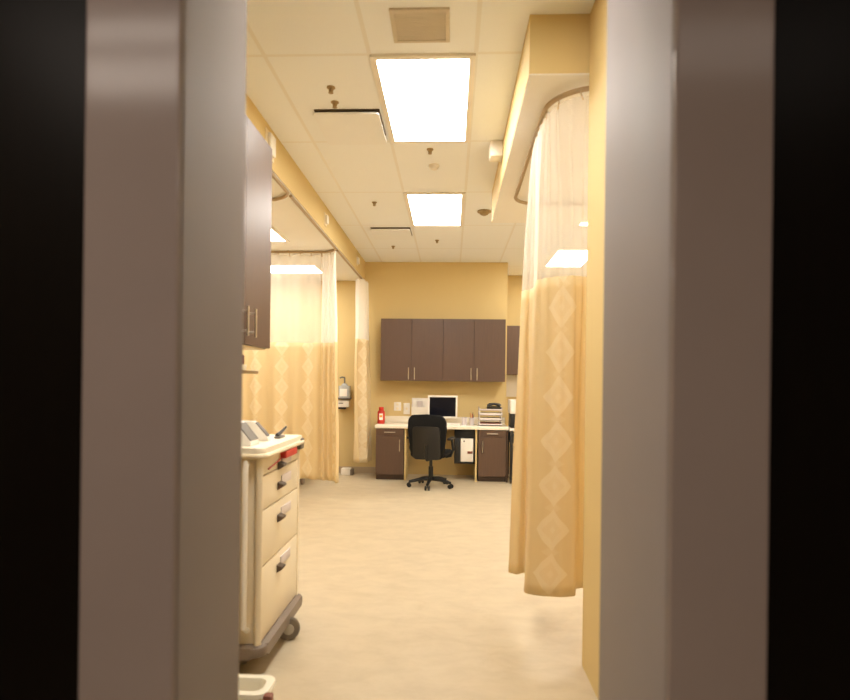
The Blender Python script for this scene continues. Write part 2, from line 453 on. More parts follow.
def wall_lamp(label, y, z0, z1, w):
    t = thing('wall_mounted_light', label, 'wall light', (-1.36, y, (z0+z1)/2), 0, 'small fittings along the left soffit')
    obj('back_plate', bx(-1.36, -1.352, y-w, y+w, z0, z1, bev=0.003), M['cream'], t)
    obj('lens', bx(-1.352, -1.325, y-w*0.62, y+w*0.62, z0+0.02, z1-0.02, bev=0.01), M['white'], t)
wall_lamp('larger pale fitting on the left soffit just past the near wall cabinet', 4.29, 3.06, 3.25, 0.10)
wall_lamp('small pale fitting halfway along the left soffit', 6.22, 3.08, 3.21, 0.06)
wall_lamp('small pale fitting at the back end of the left soffit', 8.35, 3.08, 3.21, 0.06)

# ------------------------------------------------------------------ curtain tracks
TZ = BAY-0.024
def track(label, pts, z, cat='curtain track', group='curtain tracks', zt=None):
    P, L = catmull([(x, y, 0) for x, y in pts], max(30, int(len(pts)*10)))
    t = thing('curtain_track', label, cat, (P[0].x, P[0].y, z), 0, group)
    obj('rail', tube(nb(), [(p.x, p.y, z) for p in P], 0.014, 8), M['track'], t)
    for k in range(1, int(L/0.9)+1):
        p = P[min(len(P)-1, int(len(P)*k*0.9/L))]
        obj('hanger', cyl(nb(), (p.x, p.y, z), (p.x, p.y, zt or (BAY-0.005)), 0.006, 8), M['track'], t)
    return t
def arc(cx, cy, r, a0, a1, n=6): return [(cx+r*math.cos(a0+(a1-a0)*i/n), cy+r*math.sin(a0+(a1-a0)*i/n)) for i in range(n+1)]
track('curtain track bending left behind the wall cabinet, first bay', [(-1.374, 3.70), (-1.374, 4.3)] + arc(-1.60, 4.80, 0.226, 0, PI/2) + [(-2.4, 5.03), (-3.9, 5.03)], TZ)
track('curtain track with the long patterned divider curtain, second left bay', [(-1.374, 4.93), (-1.374, 6.3)] + arc(-1.60, 6.84, 0.226, 0, PI/2) + [(-2.4, 7.07), (-3.9, 7.07)], TZ)
track('curtain track running along the left soffit to the back wall', [(-1.374, 6.97), (-1.374, 8), (-1.374, 9.15)], TZ)
RT = 2.955
track('curved curtain track under the right soffit', [(3.0, 5.05), (1.2, 5.05), (0.80, 5.05)] + arc(0.70, 4.86, 0.19, PI/2, PI) + [(0.51, 4.6), (0.505, 4.0), (0.505, 3.55)] + arc(0.775, 3.345, 0.27, PI, 1.5*PI) + [(1.2, 3.075), (2.0, 3.075), (3.0, 3.075)], RT, zt=BAY-0.02)

# ------------------------------------------------------------------ curtains
def curtain(label, top, bot, z_top, z_split, z_bot, net, pleat=(0.02, 0.18), n=260, u0=0.0, group='privacy curtains', flare=1.0, carriers=True, center=None, skew=0.0, drape=1.0):
    T, LT = catmull([(x, y, 0) for x, y in top], n); B, LB = catmull([(x, y, 0) for x, y in bot], n)
    A, lam = pleat
    nph = max(1, round(LB/lam)) if A else 0
    def normal(P, i):
        d = (P[min(n-1, i+1)]-P[max(0, i-1)]).normalized(); return Vector((-d.y, d.x, 0))
    rnd = [random.uniform(0.6, 1.3) for _ in range(nph+2)]
    def pos(i, z):
        v = max(0.0, (z_top-z)/(z_top-z_bot))**drape; s = i/(n-1)
        p = T[i].lerp(B[i], v)
        if A:
            k = s*nph; a = rnd[int(k)]*(1-(k-int(k))) + rnd[int(k)+1]*(k-int(k))
            p = p + normal(B, i)*A*a*math.sin(2*PI*k + 0.5*math.sin(3*v+k))*(0.75+0.45*v*flare)
        # small slack in the cloth
        p = p + normal(B, i)*0.004*math.sin(5*z+9*s*LB)
        return Vector((p.x, p.y, z))
    base = T[n//2]
    t = thing('privacy_curtain', label, 'curtain', (base.x, base.y, 0), 0, group)
    def sheet(name, z1, z0, rows, m, solid, hemlo=False):
        bm = nb(); uvl = bm.loops.layers.uv.new('UVMap')
        mid = (z0+z_top)*0+z_bot
        us = [0.0]
        for i in range(1, n): us.append(us[-1]+(pos(i, z_split)-pos(i-1, z_split)).length)
        off = u0 if center is None else 0.18-us[next(i for i in range(n) if B[i].x >= center and us[i] > 0.3)]
        g = [[bm.verts.new(pos(i, z1+(z0-z1)*j/rows)) for i in range(n)] for j in range(rows+1)]
        uvd = {}
        for j in range(rows+1):
            for i in range(n): uvd[g[j][i]] = (us[i]+off-skew*(z1+(z0-z1)*j/rows-z_bot), z1+(z0-z1)*j/rows)
        for j in range(rows):
            for i in range(n-1):
                f = bm.faces.new((g[j][i], g[j+1][i], g[j+1][i+1], g[j][i+1]))
                for l in f.loops: l[uvl].uv = uvd[l.vert]
        return obj(name, bm, m, t, solid=solid)
    sheet('net_panel', z_top, z_split-0.01, 14, net, 0)
    fab = sheet('fabric_panel', z_split, z_bot, 26, M['fabric'], 0.003)
    if carriers:
        k = max(3, int(LT/0.13))
        for q in range(k+1):
            p = pos(min(n-1, int(q*(n-1)/k)), z_top)
            q0 = T[min(n-1, int(q*(n-1)/k))]
            hb = nb(); tube(hb, [(q0.x, q0.y, z_top+0.035), (q0.x, q0.y, z_top+0.012), (p.x, p.y, z_top-0.02)], 0.004, 6)
            obj('hook', hb, M['track'], t)
    return t

# near right curtain, gathered round the corner of its track
curtain('tall tan patterned curtain with white net top hanging at the right bay',
        [(0.505, 3.84), (0.505, 3.70), (0.505, 3.56), (0.507, 3.40), (0.525, 3.26), (0.575, 3.165), (0.65, 3.10), (0.76, 3.076), (0.92, 3.075)],
        [(0.37, 3.70), (0.42, 3.665), (0.475, 3.69), (0.49, 3.52), (0.432, 3.38), (0.47, 3.318), (0.59, 3.292), (0.675, 3.302), (0.712, 3.335), (0.728, 3.42), (0.77, 3.455), (0.825, 3.44), (0.87, 3.39), (0.93, 3.35)],
        RT-0.035, 2.01, 0.245, M['net'], pleat=(0.016, 0.085), flare=-1.5, n=300, center=0.554, skew=0.048, drape=0.7)
curtain('wide pale patterned divider curtain behind the drawer cart',
        [(-1.585, 7.075), (-2.2, 7.07), (-2.9, 7.07), (-3.7, 7.07)], [(-1.575, 7.085), (-2.2, 7.07), (-2.9, 7.07), (-3.7, 7.07)],
        TZ-0.035, 1.89, 0.24, M['net'], pleat=(0.028, 0.24), n=320)
curtain('narrow gathered curtain at the end of the divider, left of the dispenser',
        [(-1.376, 6.84), (-1.39, 6.92), (-1.43, 7.0), (-1.50, 7.05), (-1.575, 7.065)], [(-1.315, 6.84), (-1.345, 6.95), (-1.41, 7.01), (-1.49, 7.04), (-1.575, 7.06)],
        TZ-0.035, 1.89, 0.235, M['net_thick'], pleat=(0.017, 0.07), n=200)
curtain('narrow gathered curtain near the back wall, right of the dispenser',
        [(-1.362, 8.66), (-1.355, 8.85), (-1.35, 9.05)], [(-1.31, 8.58), (-1.305, 8.80), (-1.30, 9.02)],
        TZ-0.035, 2.06, 0.235, M['net_thick'], pleat=(0.075, 0.10), n=200)

# ------------------------------------------------------------------ cabinets
def pull(p0, p1, off, r=0.006):
    """bar pull from p0 to p1 standing off its door by vector off"""
    b = nb(); p0, p1, off = Vector(p0), Vector(p1), Vector(off); d = (p1-p0).normalized()
    cyl(b, p0+off-d*0.015, p1+off+d*0.015, r, 12)
    for p in (p0+d*0.01, p1-d*0.01): cyl(b, p, p+off, r*0.85, 10)
    return b
G = 'walnut wall cabinets over the desk'
def wall_cab(label, x0, x1, yb, yf, z0, z1, group):
    t = thing('wall_cabinet', label, 'cabinet', ((x0+x1)/2, yb, z0), 0, group)
    obj('body', bx(x0, x1, yf+0.021, yb, z0, z1, bev=0.002), M['walnut_edge'], t, smooth=False)
    xm = (x0+x1)/2
    for a, b, s in ((x0+0.002, xm-0.0015, -1), (xm+0.0015, x1-0.002, 1)):
        d = obj('door', bx(a, b, yf, yf+0.02, z0+0.002, z1-0.002, bev=0.0015), M['walnut'], t, smooth=False)
        hx = xm + s*0.045
        obj('handle', pull((hx, yf, z0+0.035), (hx, yf, z0+0.185), (0, -0.032, 0), 0.0065), M['steel'], d)
    return t
xs = (-1.065, -0.125, 0.805)
wall_cab('left pair of dark walnut wall cabinet doors above the desk', xs[0], xs[1]-0.0003, 9.17, 8.84, 1.45, 2.385, G)
wall_cab('right pair of dark walnut wall cabinet doors above the desk', xs[1]+0.0003, xs[2], 9.17, 8.84, 1.45, 2.385, G)
wall_cab('walnut wall cabinet in the recess, half hidden by the curtain', 0.87, 1.75, 10.27, 9.95, 1.58, 2.40, G)

# near left wall cabinet
t = thing('wall_cabinet', 'near walnut wall cabinet on the left above the drawer cart', 'cabinet', (-1.2, 3.0, 1.63))
obj('body', bx(-1.36, -1.093, 2.58, 3.44, 1.61, 2.79, bev=0.002), M['walnut_edge'], t, smooth=False)
obj('bottom_panel', bx(-1.355, -1.10, 2.585, 3.435, 1.602, 1.610), M['cream'], t, smooth=False)
for a, b, hy in ((2.582, 3.0085, 2.955), (3.0115, 3.438, 3.075)):
    d = obj('door', bx(-1.091, -1.07, a, b, 1.612, 2.788, bev=0.0015), M['walnut'], t, smooth=False)
    obj('handle', pull((-1.07, hy, 1.665), (-1.07, hy, 1.785), (0.035, 0, 0), 0.007), M['steel'], d)

# ------------------------------------------------------------------ desk run
DF, DT = 8.55, 0.80
def base_cab(label, x0, x1, hs):
    t = thing('base_cabinet', label, 'cabinet', ((x0+x1)/2, DF, 0), 0, 'base cabinets under the desk counter')
    obj('body', bx(x0, x1, DF+0.022, 9.15, 0.08, DT-0.045, bev=0.002), M['walnut_edge'], t, smooth=False)
    obj('toe_kick', bx(x0, x1, DF+0.07, 9.15, 0, 0.08), M['walnut_edge'], t, smooth=False)
    zd = DT-0.155
    d = obj('drawer', bx(x0+0.002, x1-0.002, DF, DF+0.021, zd+0.002, DT-0.05, bev=0.0015), M['walnut'], t, smooth=False)
    xm = (x0+x1)/2
    obj('handle', pull((xm-0.065, DF, DT-0.10), (xm+0.065, DF, DT-0.10), (0, -0.03, 0)), M['steel'], d)
    d = obj('door', bx(x0+0.002, x1-0.002, DF, DF+0.021, 0.082, zd-0.002, bev=0.0015), M['walnut'], t, smooth=False)
    hx = x1-0.06 if hs > 0 else x0+0.06
    obj('handle', pull((hx, DF, 0.44), (hx, DF, 0.58), (0, -0.03, 0)), M['steel'], d)
base_cab('walnut base cabinet under the left end of the counter', -1.085, -0.675, 1)
base_cab('walnut base cabinet under the right end of the counter', 0.405, 0.805, -1)

t = thing('desk_counter', 'long cream counter with backsplash across both base cabinets', 'desk', (-0.12, 8.85, DT-0.045))
obj('worktop', bx(-1.10, 0.835, DF-0.02, 9.168, DT-0.045, DT, bev=0.005), M['counter'], t)
obj('backsplash', bx(-1.10, 0.835, 9.15, 9.168, DT, DT+0.10, bev=0.003), M['counter'], t)
for x in (-0.655, 0.375):
    obj('leg', bx(x-0.012, x+0.012, DF+0.01, DF+0.5, 0, DT-0.045, bev=0.002), M['tan'], t, smooth=False)
obj('end_panel', bx(0.81, 0.832, DF, 9.14, 0, DT-0.045, bev=0.002), M['walnut_edge'], t, smooth=False)

# under-desk holder with pale computer
t = thing('computer_holder', 'black frame holder hung under the counter right of the chair', 'holder', (0.2, 8.85, 0.3))
f = nb(); x0, x1, z0, z1 = 0.06, 0.36, 0.27, DT-0.047
box(f, x0, x1, 8.62, 9.0, z1-0.13, z1, bev=0.004)
box(f, x0, x0+0.085, 8.62, 9.0, z0, z1-0.13, bev=0.004)
box(f, x1-0.02, x1, 8.62, 9.0, z0, z1-0.13, bev=0.004)
box(f, x0, x1, 8.62, 9.0, z0-0.02, z0+0.006, bev=0.004)
obj('bracket', f, M['black'], t)
obj('shelf_pad', bx(x0+0.087, x1-0.022, 8.63, 8.99, z0+0.006, z0+0.010), M['black'], t)
t = thing('desktop_computer', 'cream computer tower sitting in the black holder under the counter', 'computer', (0.25, 8.8, z0+0.01))
obj('case', bx(0.15, 0.335, 8.60, 8.96, z0+0.011, z1-0.135, bev=0.008), M['white'], t)
obj('drive_bay', bx(0.25, 0.325, 8.594, 8.602, 0.40, 0.435, bev=0.002), M['brown'], t)
obj('power_button', cyl(nb(), (0.2, 8.60, 0.58), (0.2, 8.594, 0.58), 0.012), M['greydev'], t)

# ------------------------------------------------------------------ things on the counter
t = thing('monitor', 'white framed flat monitor with dark screen on the counter', 'monitor', (-0.13, 8.86, DT))
mx0, mx1, mz0, mz1 = -0.345, 0.100, 0.895, 1.235
f = nb(); w = 0.026
for a in ((mx0, mx1, mz0, mz0+w), (mx0, mx1, mz1-w, mz1), (mx0, mx0+w, mz0+w, mz1-w), (mx1-w, mx1, mz0+w, mz1-w)):
    box(f, a[0], a[1], 8.84, 8.88, a[2], a[3], bev=0.004)
obj('bezel', f, M['white'], t)
obj('screen', bx(mx0+w, mx1-w, 8.846, 8.875, mz0+w, mz1-w), M['screen'], t, smooth=False)
obj('back_shell', bx(mx0+0.05, mx1-0.05, 8.875, 8.92, mz0+0.04, mz1-0.04, bev=0.015), M['white'], t)
obj('neck', bx(-0.16, -0.085, 8.90, 8.93, DT+0.012, mz0+0.12, bev=0.006), M['white'], t)
obj('base', lathe(nb(), [(0.115, 0), (0.115, 0.008), (0.10, 0.014), (0.03, 0.016)], (-0.1225, 8.90, DT)), M['white'], t)

t = thing('keyboard', 'white keyboard on the counter before the monitor', 'keyboard', (-0.1, 8.68, DT))
prism_pts = [(8.61, DT), (8.77, DT), (8.77, DT+0.028), (8.61, DT+0.012)]
obj('tray', prism(nb(), prism_pts, 'X', -0.30, 0.14, bev=0.003), M['white'], t)
kb = nb()
for r in range(5):
    for c in range(14):
        y = 8.625+r*0.029; z = DT+0.0125+(y-8.61)*0.1
        box(kb, -0.29+c*0.03, -0.265+c*0.03, y, y+0.024, z, z+0.008, bev=0.002, seg=1)
obj('keys', kb, M['whitemetal'], t)

t = thing('sharps_bottle', 'red bottle with white and orange label at the counter left end', 'bottle', (-1.045, 8.85, DT))
obj('body', lathe(nb(), [(0.050, 0), (0.056, 0.006), (0.056, 0.17), (0.05, 0.19), (0.03, 0.205)], (-1.045, 8.85, DT)), M['red'], t)
obj('cap', lathe(nb(), [(0.036, 0.205), (0.038, 0.21), (0.038, 0.245), (0.034, 0.25)], (-1.045, 8.85, DT)), M['red'], t)
def patch(r, a0, a1, z0, z1, c, n=8):
    b = nb(); A = [(c[0]+r*math.cos(a0+(a1-a0)*i/n), c[1]+r*math.sin(a0+(a1-a0)*i/n)) for i in range(n+1)]
    r2 = r-0.003; B = [(c[0]+r2*math.cos(a0+(a1-a0)*i/n), c[1]+r2*math.sin(a0+(a1-a0)*i/n)) for i in range(n+1)]
    return prism(b, A+B[::-1], 'Z', z0, z1)
lb = obj('label', patch(0.0585, -PI/2-0.45, -PI/2+0.55, DT+0.06, DT+0.155, (-1.045, 8.85)), M['paper'], t)
obj('label_mark', patch(0.0600, -PI/2-0.30, -PI/2+0.40, DT+0.10, DT+0.13, (-1.045, 8.85)), M['orange'], lb)

def plate(label, x0, x1, z0, z1, kind):
    t = thing('wall_plate', label, 'outlet', ((x0+x1)/2, 9.17, (z0+z1)/2), 0, 'wall plates over the counter')
    obj('plate', bx(x0, x1, 9.162, 9.17, z0, z1, bev=0.003), M['white'], t)
    n = 2 if kind == 'outlet' else 1
    for i in range(n):
        zc = z0+(z1-z0)*(i+0.5)/n
        obj('socket' if n == 2 else 'rocker', bx((x0+x1)/2-0.017, (x0+x1)/2+0.017, 9.157, 9.163, zc-0.018, zc+0.018, bev=0.003), M['cream'], t)
plate('cream wall plate nearer the red bottle', -0.885, -0.775, 0.985, 1.115, 'outlet')
plate('tall white wall plate beside the file rack', -0.735, -0.635, 0.93, 1.105, 'switch')

t = thing('file_rack', 'white sectioned paper rack on the wall left of the monitor', 'rack', (-0.48, 9.1, 0.95))
fx0, fx1, fz0, fz1 = -0.605, -0.355, 0.935, 1.185
obj('back_panel', bx(fx0, fx1, 9.155, 9.17, fz0, fz1, bev=0.003), M['white'], t)
obj('pocket', bx(fx0, fx1, 9.07, 9.08, fz0, fz0+0.115, bev=0.003), M['white'], t)
obj('tray', bx(fx0, fx1, 9.07, 9.16, fz0-0.008, fz0+0.004, bev=0.002), M['white'], t)
for i in range(4):
    x = fx0+0.004+(fx1-fx0-0.008)*i/3
    obj('divider', bx(x-0.003, x+0.003, 9.08, 9.157, fz0+0.004, fz0+0.16, bev=0.001), M['white'], t)
for i, (h, m) in enumerate(((0.20, 'paper'), (0.185, 'bluegrey'), (0.205, 'paper'))):
    x = fx0+0.012+i*0.081
    tag(obj('leaflet', bx(x, x+0.07, 9.105, 9.135, fz0+0.005, fz0+h+0.02, bev=0.001), M[m], smooth=False),
        ('white leaflet in the left slot of the paper rack', 'grey leaflet in the middle slot of the paper rack', 'white leaflet in the right slot of the paper rack')[i], 'leaflet', 'leaflets in the paper rack')

t = thing('letter_tray', 'grey stack of letter trays at the right end of the counter', 'letter tray', (0.59, 8.82, DT))
tx0, tx1, ty0, ty1 = 0.415, 0.755, 8.66, 8.98
for i in range(4):
    z = DT+0.012+i*0.072; b = nb()
    box(b, tx0, tx1, ty0, ty1, z, z+0.006, bev=0.001)
    box(b, tx0, tx0+0.006, ty0, ty1, z, z+0.045, bev=0.001); box(b, tx1-0.006, tx1, ty0, ty1, z, z+0.045, bev=0.001)
    box(b, tx0, tx1, ty0, ty0+0.006, z, z+0.022, bev=0.001)
    obj('tray', b, M['bluegrey'], t)
for x in (tx0+0.01, tx1-0.01):
    for y in (ty0+0.02, ty1-0.02): obj('post', cyl(nb(), (x, y, DT), (x, y, DT+0.26), 0.006, 8), M['white'], t)
for i, (w, m) in enumerate((('paper', 'brown'), ('paper', 'paper'), ('paper', 'paper'))):
    z = DT+0.0185+i*0.072
    tag(obj('paper_stack', bx(tx0+0.02, tx1-0.025, ty0+0.01, ty1-0.02, z, z+0.026, bev=0.002), M[m], smooth=False),
        ('brown paper stack in the bottom letter tray', 'white paper stack in the second letter tray', 'white paper stack in the third letter tray')[i], 'paper', 'paper in the letter trays')
t = thing('desk_phone', 'dark telephone lying on top of the letter trays', 'telephone', (0.63, 8.8, DT+0.235))
zz = DT+0.235
obj('base', prism(nb(), [(8.70, zz), (8.92, zz), (8.92, zz+0.055), (8.70, zz+0.02)], 'X', 0.54, 0.74, bev=0.006), M['black'], t)
obj('handset', tube(nb(), [(0.55, 8.76, zz+0.055), (0.57, 8.765, zz+0.075), (0.64, 8.78, zz+0.088), (0.71, 8.765, zz+0.075), (0.73, 8.76, zz+0.055)], [0.026, 0.024, 0.017, 0.024, 0.026], 12), M['black'], t)

def cup(label, x, y, r, h, m, inside=None):
    t = thing('cup', label, 'cup', (x, y, DT), 0, 'cups beside the letter trays')
    obj('body', lathe(nb(), [(r*0.85, 0), (r, h), (r*0.92, h), (r*0.8, 0.008)], (x, y, DT)), m, t)
    if inside:
        for i in range(5):
            a = i*1.3; obj('pen', cyl(nb(), (x+r*0.3*math.cos(a), y+r*0.3*math.sin(a), DT+0.012), (x+r*0.75*math.cos(a), y+r*0.75*math.sin(a), DT+h+0.05+0.008*i), 0.004, 8), (M['black'], M['red'], M['black'], M['orange'], M['black'])[i], t)
cup('pale lilac cup on the counter by the monitor', 0.205, 8.78, 0.042, 0.12, M['bluegrey'])
cup('pen cup with dark and orange pens beside the letter trays', 0.315, 8.80, 0.040, 0.11, M['bluegrey'], True)
tag(obj('paper_sheet', prism(nb(), [(0.11, 8.60), (0.33, 8.62), (0.31, 8.70), (0.10, 8.69)], 'Z', DT+0.0005, DT+0.004), M['paper'], smooth=False),
    'loose white papers on the counter before the cups', 'paper')

# ------------------------------------------------------------------ office chair
t = thing('office_chair', 'black swivel office chair pushed towards the counter, back to us', 'chair', (-0.262, 8.08, 0), -0.22, local=True)
def cushion(x, y0, y1, z0, z1, bev): return bx(-x, x, y0, y1, z0, z1, bev=bev, seg=4)
obj('seat', cushion(0.245, -0.20, 0.27, 0.42, 0.50, 0.038), M['blackfab'], t)
bk = nb()
prof = [(-0.18, 0.40), (-0.23, 0.45), (-0.245, 0.62), (-0.255, 0.72), (-0.262, 0.80), (-0.268, 0.88), (-0.25, 0.95), (-0.20, 0.992), (0, 1.005),
        (0.20, 0.992), (0.25, 0.95), (0.268, 0.88), (0.262, 0.80), (0.255, 0.72), (0.245, 0.62), (0.23, 0.45), (0.18, 0.40)]
prism(bk, prof, 'Y', -0.265, -0.20, bev=0.022)
for v in bk.verts: v.co.y += 0.35*v.co.x**2*1.0 + -0.10*(v.co.z-0.7)
obj('backrest', bk, M['blackfab'], t)
sh = nb(); prism(sh, rrect(-0.19, 0.19, 0.40, 0.84, 0.05), 'Y', -0.287, -0.262, bev=0.008)
for v in sh.verts: v.co.y += 0.35*v.co.x**2 - 0.10*(v.co.z-0.7)
obj('back_shell', sh, M['black'], t)
obj('back_support', tube(nb(), [(0, -0.02, 0.40), (0, -0.20, 0.40), (0, -0.27, 0.46), (0, -0.272, 0.60)], [0.03, 0.03, 0.028, 0.024], 12), M['black'], t)
for s in (-1, 1):
    a = obj('armrest', bx(s*0.28-0.03, s*0.28+0.03, -0.14, 0.14, 0.655, 0.685, bev=0.013, seg=3), M['black'], t)
    obj('arm_post', tube(nb(), [(s*0.20, 0.02, 0.415), (s*0.27, 0.02, 0.43), (s*0.305, 0.02, 0.52), (s*0.285, 0.02, 0.66)], 0.017, 10), M['black'], a)
cb = nb(); cyl(cb, (0, 0, 0.10), (0, 0, 0.28), 0.032); cyl(cb, (0, 0, 0.28), (0, 0, 0.42), 0.021); box(cb, -0.10, 0.10, -0.09, 0.12, 0.395, 0.425, bev=0.006)
obj('gas_column', cb, M['black'], t)
for k in range(5):
    a = -PI/2+2*PI*k/5 + 0.1; c, s = math.cos(a), math.sin(a)
    lg = obj('base_leg', tube(nb(), [(0, 0, 0.115), (0.15*c, 0.15*s, 0.105), (0.30*c, 0.30*s, 0.075)], [0.030, 0.025, 0.019], 10), M['black'], t)
    w = nb()
    for q in (-1, 1):
        p = Vector((0.30*c, 0.30*s, 0.03)) + Vector((-s, c, 0))*0.016*q
        cyl(w, p, p+Vector((-s, c, 0))*0.016*q, 0.03, 16)
    cyl(w, (0.30*c, 0.30*s, 0.03), (0.30*c, 0.30*s, 0.075), 0.008, 8)
    obj('caster', w, M['black'], lg)

# ------------------------------------------------------------------ recess: stand, printer, notice
t = thing('printer_stand', 'black stand on legs beside the right end of the counter', 'stand', (1.08, 8.8, 0))
obj('top', bx(0.845, 1.32, 8.45, 9.0, 0.755, 0.785, bev=0.004), M['white'], t)
obj('shelf', bx(0.86, 1.305, 8.47, 8.98, 0.58, 0.70, bev=0.004), M['black'], t)
for x in (0.87, 1.295):
    for y in (8.48, 8.97):
        l = obj('leg', bx(x-0.02, x+0.02, y-0.02, y+0.02, 0.06, 0.755, bev=0.003), M['black'], t)
        obj('caster', lathe(nb(), [(0.03, -0.015), (0.03, 0.015)], (x, y, 0.03), 16, 'X'), M['black'], l)
t = thing('printer', 'white and black printer on the stand in the recess', 'printer', (1.08, 8.75, 0.785))
obj('body', bx(0.87, 1.28, 8.56, 8.95, 0.785, 0.985, bev=0.01), M['black'], t)
obj('lid', bx(0.86, 1.29, 8.54, 8.96, 0.99, 1.19, bev=0.012), M['white'], t)
obj('paper_tray', bx(0.92, 1.23, 8.50, 8.57, 0.80, 0.815, bev=0.003), M['greydev'], t)
t = thing('paper_box', 'white carton standing under the printer stand', 'box', (1.1, 8.72, 0))
obj('carton', bx(0.93, 1.24, 8.55, 8.88, 0.0, 0.44, bev=0.004), M['paper'], t)
obj('lid', bx(0.925, 1.245, 8.545, 8.885, 0.44, 0.50, bev=0.004), M['paper'], t)
tag(obj('wall_notice', bx(0.90, 1.16, 10.262, 10.27, 1.20, 1.575, bev=0.001), M['paper'], smooth=False), 'white paper notice on the recess wall under the cabinet', 'notice')

# ------------------------------------------------------------------ dispenser on the back wall of the left bay
t = thing('wall_dispenser', 'white wall dispenser with dark shelf between the two gathered curtains', 'dispenser', (-1.66, 9.17, 1.05))
obj('shelf', bx(-1.75, -1.55, 9.02, 9.17, 1.155, 1.18, bev=0.004), M['greydev'], t)
obj('housing', bx(-1.75, -1.57, 9.04, 9.17, 1.03, 1.135, bev=0.01), M['white'], t)
obj('label_strip', bx(-1.73, -1.66, 9.037, 9.042, 1.085, 1.10), M['greydev'], t, smooth=False)
obj('nozzle', bx(-1.74, -1.63, 9.06, 9.15, 1.00, 1.03, bev=0.005), M['black'], t)
t = thing('pump_bottle', 'clear bluish pump bottle standing on the wall dispenser shelf', 'bottle', (-1.65, 9.09, 1.18))
pb = nb(); prism(pb, rrect(-1.735, -1.56, 9.035, 9.145, 0.03), 'Z', 1.181, 1.36); lathe(pb, [(0.06, 1.36), (0.03, 1.395), (0.022, 1.40)], (-1.65, 9.09, 0))
obj('body', pb, M['bottle'], t)
obj('label', bx(-1.715, -1.60, 9.031, 9.036, 1.20, 1.315), M['paper'], t, smooth=False)
pm = nb(); cyl(pm, (-1.65, 9.09, 1.40), (-1.65, 9.09, 1.49), 0.012, 10); tube(pm, [(-1.65, 9.09, 1.49), (-1.69, 9.07, 1.495), (-1.72, 9.06, 1.48)], 0.012, 8)
obj('pump', pm, M['greydev'], t)
t = thing('floor_box', 'small pale box on the floor at the back wall', 'box', (-1.58, 8.98, 0))
obj('carton', bx(-1.66, -1.52, 8.93, 9.07, 0, 0.10, bev=0.006), M['white'], t)
obj('end_flap', bx(-1.52, -1.48, 8.93, 9.07, 0, 0.085, bev=0.004), M['bumper'], t)

# stretcher behind the divider curtain: only its wheels show under the hem
t = thing('stretcher', 'wheeled bed behind the pale divider curtain, only wheels showing', 'bed', (-2.3, 8.0, 0))
obj('frame', bx(-2.9, -2.0, 7.55, 8.95, 0.45, 0.53, bev=0.01), M['caster'], t)
obj('mattress', bx(-2.88, -2.02, 7.52, 8.93, 0.53, 0.66, bev=0.03, seg=3), M['bay_pad'], t)
for x in (-2.75, -2.03):
    for y in (8.05, 8.85):
        l = obj('leg', cyl(nb(), (x, y, 0.11), (x, y, 0.455), 0.025, 12), M['caster'], t)
        obj('wheel', lathe(nb(), [(0.05, -0.02), (0.06, -0.014), (0.06, 0.014), (0.05, 0.02)], (x, y, 0.06), 18, 'X'), M['bumper'], l)

# ------------------------------------------------------------------ shelf on the left wall
t = thing('wall_shelf', 'small brown shelf on the left wall under the near cabinet', 'shelf', (-1.28, 3.45, 1.44))
obj('board', bx(-1.36, -1.19, 3.28, 3.60, 1.464, 1.482, bev=0.004), M['shelfm'], t)
obj('bracket', prism(nb(), [(-1.36, 1.464), (-1.25, 1.464), (-1.36, 1.42)], 'Y', 3.42, 3.44), M['shelfm'], t)
tag(obj('small_box', bx(-1.30, -1.20, 3.30, 3.38, 1.515, 1.570, bev=0.006), M['brown']), 'brown-red small box on top of white tissues on the wall shelf', 'box')
t_ = obj('tissue_pack', bx(-1.30, -1.195, 3.29, 3.40, 1.482, 1.515, bev=0.005), M['paper'])
tag(t_, 'white pack lying on the wall shelf under the brown-red box', 'pack')

# ------------------------------------------------------------------ drawer cart
CX, Y0, Y1 = -0.90, 2.775, 3.49
t = thing('drawer_cart', 'tall beige four-drawer cart on casters at the left', 'cart', (-1.12, 3.08, 0))
obj('body', bx(-1.345, CX-0.022, Y0+0.02, Y1-0.02, 0.152, 1.06, bev=0.006), M['cartbody'], t)
for y in (Y0+0.018, Y1-0.018):
    for x in (CX-0.012, -1.335): obj('corner_post', cyl(nb(), (x, y, 0.15), (x, y, 1.06), 0.018, 12), M['cartbody'], t)
obj('side_rail', tube(nb(), [(-0.965, Y0+0.02, 1.03), (-0.965, Y0-0.02, 1.03), (-0.965, Y0-0.03, 1.0), (-0.965, Y0-0.03, 0.25), (-0.965, Y0+0.02, 0.22)], 0.014, 12), M['whitemetal'], t)
tp = nb(); prism(tp, rrect(-1.355, CX+0.02, Y0-0.015, Y1+0.015, 0.04), 'Z', 1.06, 1.10, bev=0.006)
obj('top', tp, M['counter'], t)
ed = nb(); R = rrect(-1.358, CX+0.024, Y0-0.02, Y1+0.02, 0.045)
tube(ed, [(x, y, 1.062) for x, y in R], 0.012, 8, closed=True)
obj('top_edge', ed, M['cartbody'], t)
zs = [1.052, 0.962, 0.792, 0.52, 0.158]
for i in range(4):
    z1, z0 = zs[i]-0.003, zs[i+1]+0.003
    d = obj('drawer', bx(CX-0.022, CX, Y0+0.04, Y1-0.04, z0, z1, bev=0.004), M['cartdraw'], t)
    hz = (0.985, 0.88, 0.71, 0.447)[i]; ym = 3.09
    h = nb(); prism(h, [(CX, hz-0.03), (CX+0.03, hz-0.012), (CX+0.034, hz), (CX, hz+0.012)], 'Y', ym-0.045, ym+0.015, bev=0.003)
    obj('latch', h, M['slot'], d)
    lbl = nb(); box(lbl, CX, CX+0.006, ym+0.02, ym+0.20, hz-0.012, hz+0.038, bev=0.002)
    obj('label_holder', lbl, M['bluegrey'], d)
